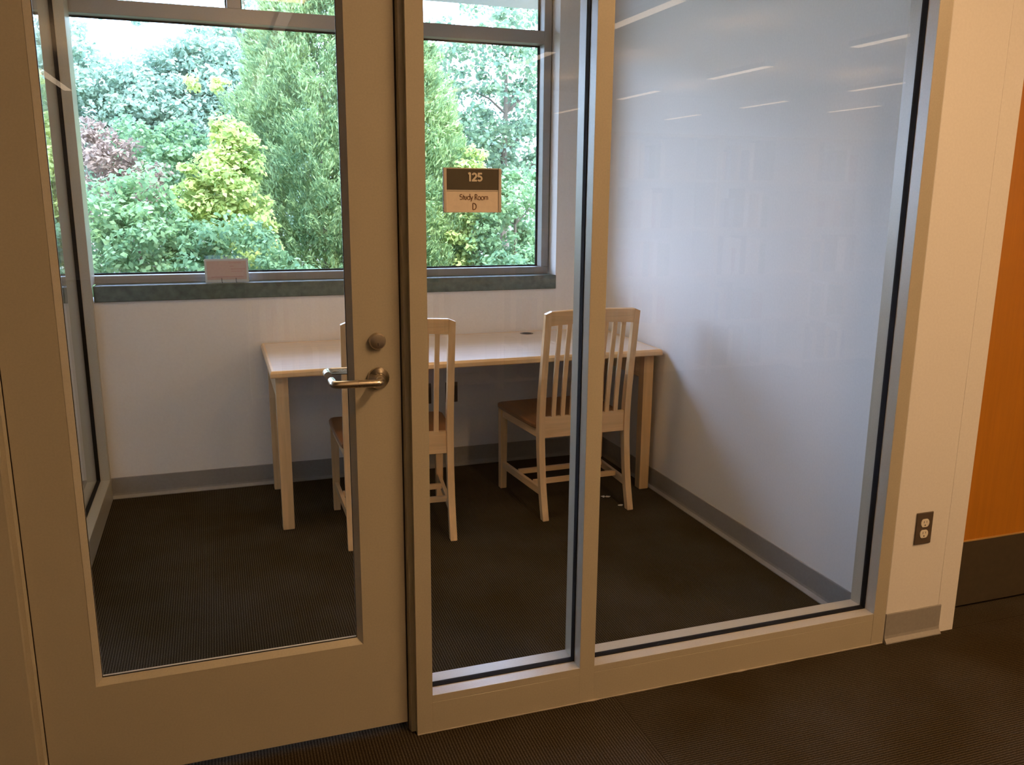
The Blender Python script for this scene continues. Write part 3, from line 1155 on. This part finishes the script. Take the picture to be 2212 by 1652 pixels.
def shelf_unit():
    o = empty('bookcase', (0, 0, 0))
    for s in (-1, 1):
        MB().box(s * 0.455 - 0.012, s * 0.455 + 0.012, -0.17, 0.17, 0, 1.98).build('side_panel', M['shelf'], o)
    MB().box(-0.443, 0.443, -0.17, -0.16, 0, 1.96).build('back_panel', M['shelf'], o)
    for z in LEV:
        MB().box(-0.443, 0.443, -0.16, 0.17, z - 0.022, z).build('shelf', M['shelf'], o)
    MB().box(-0.443, 0.443, -0.16, 0.17, 1.958, 1.98).build('top', M['shelf'], o)
    return o


su = shelf_unit()
bk_meshes = []
for i in range(6):
    mb = MB()
    w, h, dp = 0.034 + 0.008 * (i % 3), 0.22 + 0.020 * i, 0.16 + 0.01 * (i % 4)
    mb.box(-w / 2, w / 2, -dp / 2, dp / 2, 0, h, 0.002)
    ob = mb.build('book', BOOKS[i])
    bk_meshes.append((ob, w))
used = [False] * 6
rb = random.Random(3)
for ui in range(6):
    o = su if ui == 0 else copy_tree(su)
    o.location = (0.2 + 0.94 * ui, -4.19, 0)
    tag(o, 'tall beige library bookcase behind the viewer, reflected in the glass', 'bookcase', 'bookcases along the corridor')
    for z in LEV:
        x = -0.43
        while x < 0.03:
            i = rb.randrange(6)
            src, w = bk_meshes[i]
            if used[i]:
                b = src.copy()
                COL.objects.link(b)
            else:
                b = src
                used[i] = True
            b.location = (o.location.x + x + w / 2, -4.19 + 0.06, z + 0.0003)
            tag(b, 'book on the bookcases behind the viewer', 'book', 'books on the corridor bookcases')
            x += w + (0.004 if rb.random() < 0.7 else 0.05)
        # the rest of the shelf stands empty
for (src, w), u in zip(bk_meshes, used):
    if not u:
        bpy.data.objects.remove(src)

# ------------------------------------------------------------------ outdoors
tag(MB().box(-30, 30, D + 0.3, 60, -0.4, -0.25).build('ground', M['soil']), 'leaf covered ground outside the window', 'ground', kind='structure')


def leaf_mesh(name, pos, nrm, up, size, aspect):
    n = len(pos)
    side = np.cross(nrm, up)
    side /= np.linalg.norm(side, axis=1, keepdims=True) + 1e-9
    up2 = np.cross(side, nrm)
    s = size[:, None]
    v = np.empty((n, 4, 3))
    v[:, 0] = pos - up2 * s * aspect * 0.5
    v[:, 1] = pos + side * s * 0.5 + nrm * s * 0.08
    v[:, 2] = pos + up2 * s * aspect * 0.5
    v[:, 3] = pos - side * s * 0.5 + nrm * s * 0.08
    me = bpy.data.meshes.new(name)
    me.vertices.add(4 * n)
    me.vertices.foreach_set('co', v.reshape(-1).astype(np.float32))
    me.loops.add(4 * n)
    me.loops.foreach_set('vertex_index', np.arange(4 * n, dtype=np.int32))
    me.polygons.add(n)
    me.polygons.foreach_set('loop_start', np.arange(0, 4 * n, 4, dtype=np.int32))
    me.update(calc_edges=True)
    return me


def unit(v):
    return v / (np.linalg.norm(v, axis=1, keepdims=True) + 1e-9)


def crown(centre, rad, n_clump, per, clump_r, leaf, aspect, inner=0.45, seed=0, lower=-1.0):
    r = np.random.default_rng(seed)
    d = unit(r.normal(size=(n_clump * 3, 3)))
    d = d[d[:, 2] > lower][:n_clump]
    rr = inner + (1 - inner) * r.random(len(d)) ** 0.6
    cc = d * rr[:, None] * np.array(rad) + np.array(centre)
    cs = clump_r * (0.6 + 0.8 * r.random(len(d)))
    idx = np.repeat(np.arange(len(d)), per)
    off = unit(r.normal(size=(len(idx), 3))) * (r.random(len(idx)) ** 0.45)[:, None]
    off[:, 2] *= 0.7
    pos = cc[idx] + off * cs[idx][:, None]
    nrm = unit(off * 0.7 + r.normal(size=pos.shape) * 0.55 + np.array([0, 0, 0.55]))
    up = unit(r.normal(size=pos.shape))
    size = leaf * (0.6 + 0.8 * r.random(len(idx)))
    return pos, nrm, up, size


def trunk(root, x, y, z0, z1, r0, lean=(0, 0), seed=0, branches=5, spread=0.5):
    rr = random.Random(seed)
    mb = MB()
    pts, rad = [], []
    for k in range(7):
        t = k / 6
        pts.append((x + lean[0] * t + 0.03 * rr.uniform(-1, 1) * t, y + lean[1] * t, z0 + (z1 - z0) * t))
        rad.append(r0 * (1 - 0.75 * t))
    mb.tube(pts, rad, 8)
    for b in range(branches):
        k = rr.randrange(2, 6)
        a = rr.uniform(0, 2 * PI)
        p = Vector(pts[k])
        q = p + Vector((math.cos(a) * spread, math.sin(a) * spread * 0.6, spread * rr.uniform(0.3, 0.9)))
        m_ = (p + q) / 2 + Vector((0, 0, 0.06))
        mb.tube([p, m_, q], [rad[k] * 0.55, rad[k] * 0.4, rad[k] * 0.15], 6)
    mb.build('trunk', M['bark'], root)


def plant(name, label, cat, mat, base, crowns, leaf, aspect, tr, group=None):
    """crowns: list of (centre, radii, clumps, leaves per clump, clump radius, inner) in world coordinates."""
    root = empty(name, (base[0], base[1], -0.25))
    tag(root, label, cat, group)
    P, N, U, Z = [], [], [], []
    for i, (c, rd, nc, pr, cr, inn) in enumerate(crowns):
        a = crown(c, rd, nc, pr, cr, leaf, aspect, inn, seed=hash((round(c[0] * 100), round(c[1] * 100), i)) % 10000)
        P.append(a[0]); N.append(a[1]); U.append(a[2]); Z.append(a[3])
    P = np.concatenate(P) - np.array([base[0], base[1], -0.25])
    ok = P[:, 2] > 0.02
    me = leaf_mesh('foliage', P[ok], np.concatenate(N)[ok], np.concatenate(U)[ok], np.concatenate(Z)[ok], aspect)
    me.materials.append(mat)
    o = bpy.data.objects.new('foliage', me)
    COL.objects.link(o)
    o.parent = root
    trunk(root, 0, 0, 0.0, tr[0], tr[1], tr[2] if len(tr) > 2 else (0, 0), seed=int(base[0] * 100) % 97, branches=tr[3] if len(tr) > 3 else 5, spread=tr[4] if len(tr) > 4 else 0.4)
    return root


def conifer(label, base, top, rmax, zmid, ns, mat, seed, squash=0.85):
    """columnar evergreen: plume-like sprays of narrow scale leaves pointing up and out."""
    r = np.random.default_rng(seed)
    root = empty('evergreen_tree', (base[0], base[1], -0.25))
    tag(root, label, 'tree')
    Ht = top + 0.25
    per = 70
    t = r.random(ns) ** 0.9
    prof = np.where(t < zmid, 0.78 + 0.22 * (t / zmid), np.clip((1 - t) / (1 - zmid), 0, 1) ** 0.7)
    a = r.random(ns) * 2 * PI
    lob = 1 + 0.13 * np.sin(a * 5 + t * 9) + 0.10 * np.sin(a * 9 - t * 23) + 0.06 * np.sin(t * 60 + a * 3)
    rad = rmax * prof * lob * (0.45 + 0.55 * r.random(ns) ** 0.4)
    cx = np.stack([np.cos(a) * rad, np.sin(a) * rad * squash, t * Ht + 0.02], 1)
    out = np.stack([np.cos(a), np.sin(a), np.full(ns, 1.15)], 1)
    out = unit(out + 0.35 * r.normal(size=out.shape))
    L = 0.20 * (0.7 + 0.6 * r.random(ns))
    idx = np.repeat(np.arange(ns), per)
    s = r.random(len(idx))
    spread = 0.052 * (1.12 - s)
    pos = cx[idx] + out[idx] * (s * L[idx] - 0.07)[:, None] + r.normal(size=(len(idx), 3)) * spread[:, None]
    up = unit(out[idx] + 0.45 * r.normal(size=(len(idx), 3)))
    nr = unit(np.cross(up, r.normal(size=(len(idx), 3))))
    size = 0.016 * (0.7 + 0.6 * r.random(len(idx)))
    ok = pos[:, 2] > 0.02
    me = leaf_mesh('foliage', pos[ok], nr[ok], up[ok], size[ok], 3.6)
    me.materials.append(mat)
    o = bpy.data.objects.new('foliage', me)
    COL.objects.link(o)
    o.parent = root
    trunk(root, 0, 0, 0.0, Ht * 0.7, 0.06, seed=seed, branches=0)
    return root


L_con = mat_leaf('evergreen_leaf', (0.19, 0.32, 0.17), (0.46, 0.58, 0.26), 0.4)
L_con2 = mat_leaf('evergreen_leaf_pale', (0.20, 0.33, 0.16), (0.50, 0.62, 0.26), 0.4)
L_yel = mat_leaf('yellow_green_leaf', (0.34, 0.48, 0.18), (0.74, 0.78, 0.30), 0.45)
L_red = mat_leaf('red_brown_leaf', (0.27, 0.20, 0.16), (0.44, 0.33, 0.27), 0.35)
L_grn = mat_leaf('mid_green_leaf', (0.16, 0.29, 0.17), (0.34, 0.50, 0.24), 0.4)
L_lgt = mat_leaf('light_green_leaf', (0.20, 0.35, 0.19), (0.42, 0.58, 0.28), 0.45)
L_bg = mat_leaf('hazed_far_leaf', (0.32, 0.46, 0.38), (0.48, 0.61, 0.46), 0.5)  # distance haze mixed into the leaf colour of the far trees
L_dk = mat_leaf('dark_tree_leaf', (0.17, 0.28, 0.20), (0.34, 0.46, 0.26), 0.4)

conifer('tall dense evergreen filling the middle of the window', (0.72, 7.6), 4.15, 0.92, 0.55, 2700, L_con, 1)
conifer('shorter evergreen seen behind the room sign', (1.55, 7.5), 3.35, 0.84, 0.50, 2000, L_con2, 2)

plant('shrub', 'bright yellow green shrub left of the tall evergreen', 'shrub', L_yel, (-0.38, 6.3),
      [((-0.36, 6.3, 1.50), (0.27, 0.28, 0.45), 48, 80, 0.13, 0.3), ((-0.24, 6.3, 1.98), (0.17, 0.15, 0.24), 22, 64, 0.09, 0.2),
       ((-0.60, 6.25, 1.50), (0.17, 0.15, 0.26), 22, 60, 0.08, 0.2), ((-0.12, 6.35, 1.60), (0.22, 0.15, 0.40), 20, 60, 0.09, 0.2), ((-0.40, 6.3, 2.40), (0.26, 0.1, 0.10), 9, 26, 0.055, 0.1),
       ((-0.22, 6.3, 1.05), (0.34, 0.28, 0.36), 30, 60, 0.11, 0.3)], 0.034, 1.6, (2.3, 0.03, (0.05, 0), 8, 0.3))
plant('shrub', 'yellow leaved shrub showing right of the room sign', 'shrub', L_yel, (2.25, 7.0),
      [((2.22, 7.0, 1.55), (0.20, 0.2, 0.42), 34, 66, 0.11, 0.3), ((2.15, 7.0, 0.95), (0.20, 0.2, 0.3), 16, 66, 0.11, 0.3)], 0.036, 1.5, (1.9, 0.025, (0, 0), 6, 0.25))
plant('shrub', 'reddish brown shrub at the left edge of the window', 'shrub', L_red, (-1.45, 7.2),
      [((-1.45, 7.2, 1.65), (0.40, 0.35, 0.52), 80, 46, 0.12, 0.3), ((-1.12, 7.2, 1.50), (0.26, 0.3, 0.36), 34, 46, 0.11, 0.3)], 0.026, 2.4, (2.0, 0.03, (0, 0), 14, 0.45))
plant('shrub', 'dark green leafy shrub left of the yellow green shrub', 'shrub', L_grn, (-0.85, 8.2),
      [((-0.85, 8.2, 1.55), (0.62, 0.5, 0.72), 110, 66, 0.16, 0.4), ((-0.35, 8.4, 1.6), (0.5, 0.4, 0.7), 60, 48, 0.15, 0.4),
       ((-1.3, 8.5, 1.85), (0.32, 0.3, 0.45), 30, 48, 0.13, 0.4)], 0.040, 1.5, (2.0, 0.05, (0, 0), 8, 0.5))
plant('shrub', 'light green shrub at the lower left of the window', 'shrub', L_lgt, (-1.05, 5.9),
      [((-1.0, 5.9, 0.95), (0.42, 0.35, 0.72), 95, 66, 0.13, 0.4), ((-1.45, 6.0, 1.0), (0.35, 0.3, 0.72), 60, 66, 0.13, 0.4)], 0.034, 1.6, (1.5, 0.03, (0, 0), 8, 0.35))
plant('shrub', 'low green shrub behind the pink card', 'shrub', L_grn, (-0.38, 5.7),
      [((-0.38, 5.7, 0.70), (0.46, 0.35, 0.66), 90, 66, 0.12, 0.4), ((0.12, 5.7, 0.55), (0.35, 0.3, 0.45), 45, 46, 0.11, 0.4)], 0.033, 1.6, (1.2, 0.025, (0, 0), 8, 0.35))
plant('shrub', 'green shrub by the right edge of the window', 'shrub', L_lgt, (2.7, 6.9),
      [((2.68, 6.9, 0.95), (0.48, 0.4, 0.95), 130, 80, 0.14, 0.4), ((3.2, 7.1, 1.1), (0.45, 0.4, 0.9), 60, 46, 0.14, 0.4)], 0.034, 1.6, (1.7, 0.04, (0, 0), 8, 0.4))
plant('shrub', 'small bright green shrub in the lower right window corner', 'shrub', L_lgt, (2.02, 5.0),
      [((2.02, 5.0, 0.62), (0.40, 0.3, 0.42), 70, 76, 0.10, 0.4)], 0.028, 1.8, (0.8, 0.02, (0, 0), 6, 0.25))
bgp = (
    ('pale hazy tree behind the shrubs at the upper left', L_bg, (-1.9, 13.5), [((-2.3, 13.5, 2.55), (0.95, 0.9, 1.10), 230, 80, 0.26, 0.35), ((-1.15, 13.6, 2.62), (0.9, 0.9, 1.06), 230, 80, 0.26, 0.35), ((-2.62, 13.5, 3.75), (0.62, 0.6, 0.45), 44, 60, 0.18, 0.2), ((-1.5, 13.5, 4.25), (0.8, 0.5, 0.2), 14, 40, 0.14, 0.1), ((-0.35, 13.7, 3.15), (0.75, 0.8, 1.0), 200, 80, 0.22, 0.3)], 3.0),
    ('pale hazy tree between the upper left gap and the evergreen', L_bg, (0.3, 14.5), [((0.25, 14.5, 2.7), (1.2, 1.0, 1.7), 400, 80, 0.30, 0.35), ((0.5, 14.5, 4.4), (0.7, 0.6, 0.7), 36, 36, 0.24, 0.2)], 5.0),
    ('dark leafed tree with bright sky gaps at the upper right', L_dk, (4.1, 11.5), [((3.9, 11.5, 3.0), (1.35, 1.0, 1.75), 175, 62, 0.22, 0.25), ((3.3, 11.6, 1.9), (0.9, 0.8, 0.9), 80, 66, 0.24, 0.3)], 3.6),
    ('pale hazy tree outside the neighbouring window', L_bg, (-4.6, 11.0), [((-4.6, 11, 2.2), (1.6, 1.0, 2.0), 160, 44, 0.32, 0.35)], 4.0),
    ('green tree far behind the evergreens', L_dk, (2.1, 16.0), [((2.1, 16, 1.6), (2.0, 1.0, 1.6), 150, 44, 0.36, 0.35), ((1.3, 10.4, 1.7), (1.3, 0.6, 1.6), 190, 46, 0.26, 0.2)], 4.0),
    ('low green tree far behind the reddish shrub', L_grn, (-1.2, 17.0), [((-1.4, 17, 1.2), (2.8, 1.0, 1.6), 240, 44, 0.36, 0.35)], 3.0),
    ('low green tree far behind at the right', L_grn, (5.2, 17.0), [((5.2, 17, 1.2), (2.6, 1.0, 1.5), 200, 44, 0.36, 0.35)], 3.0),
)
for lab, mt, base, cr, h in bgp:
    plant('leafy_tree', lab, 'tree', mt, base, cr, 0.055, 1.5, (h, 0.10, (0, 0), 10, 0.9))
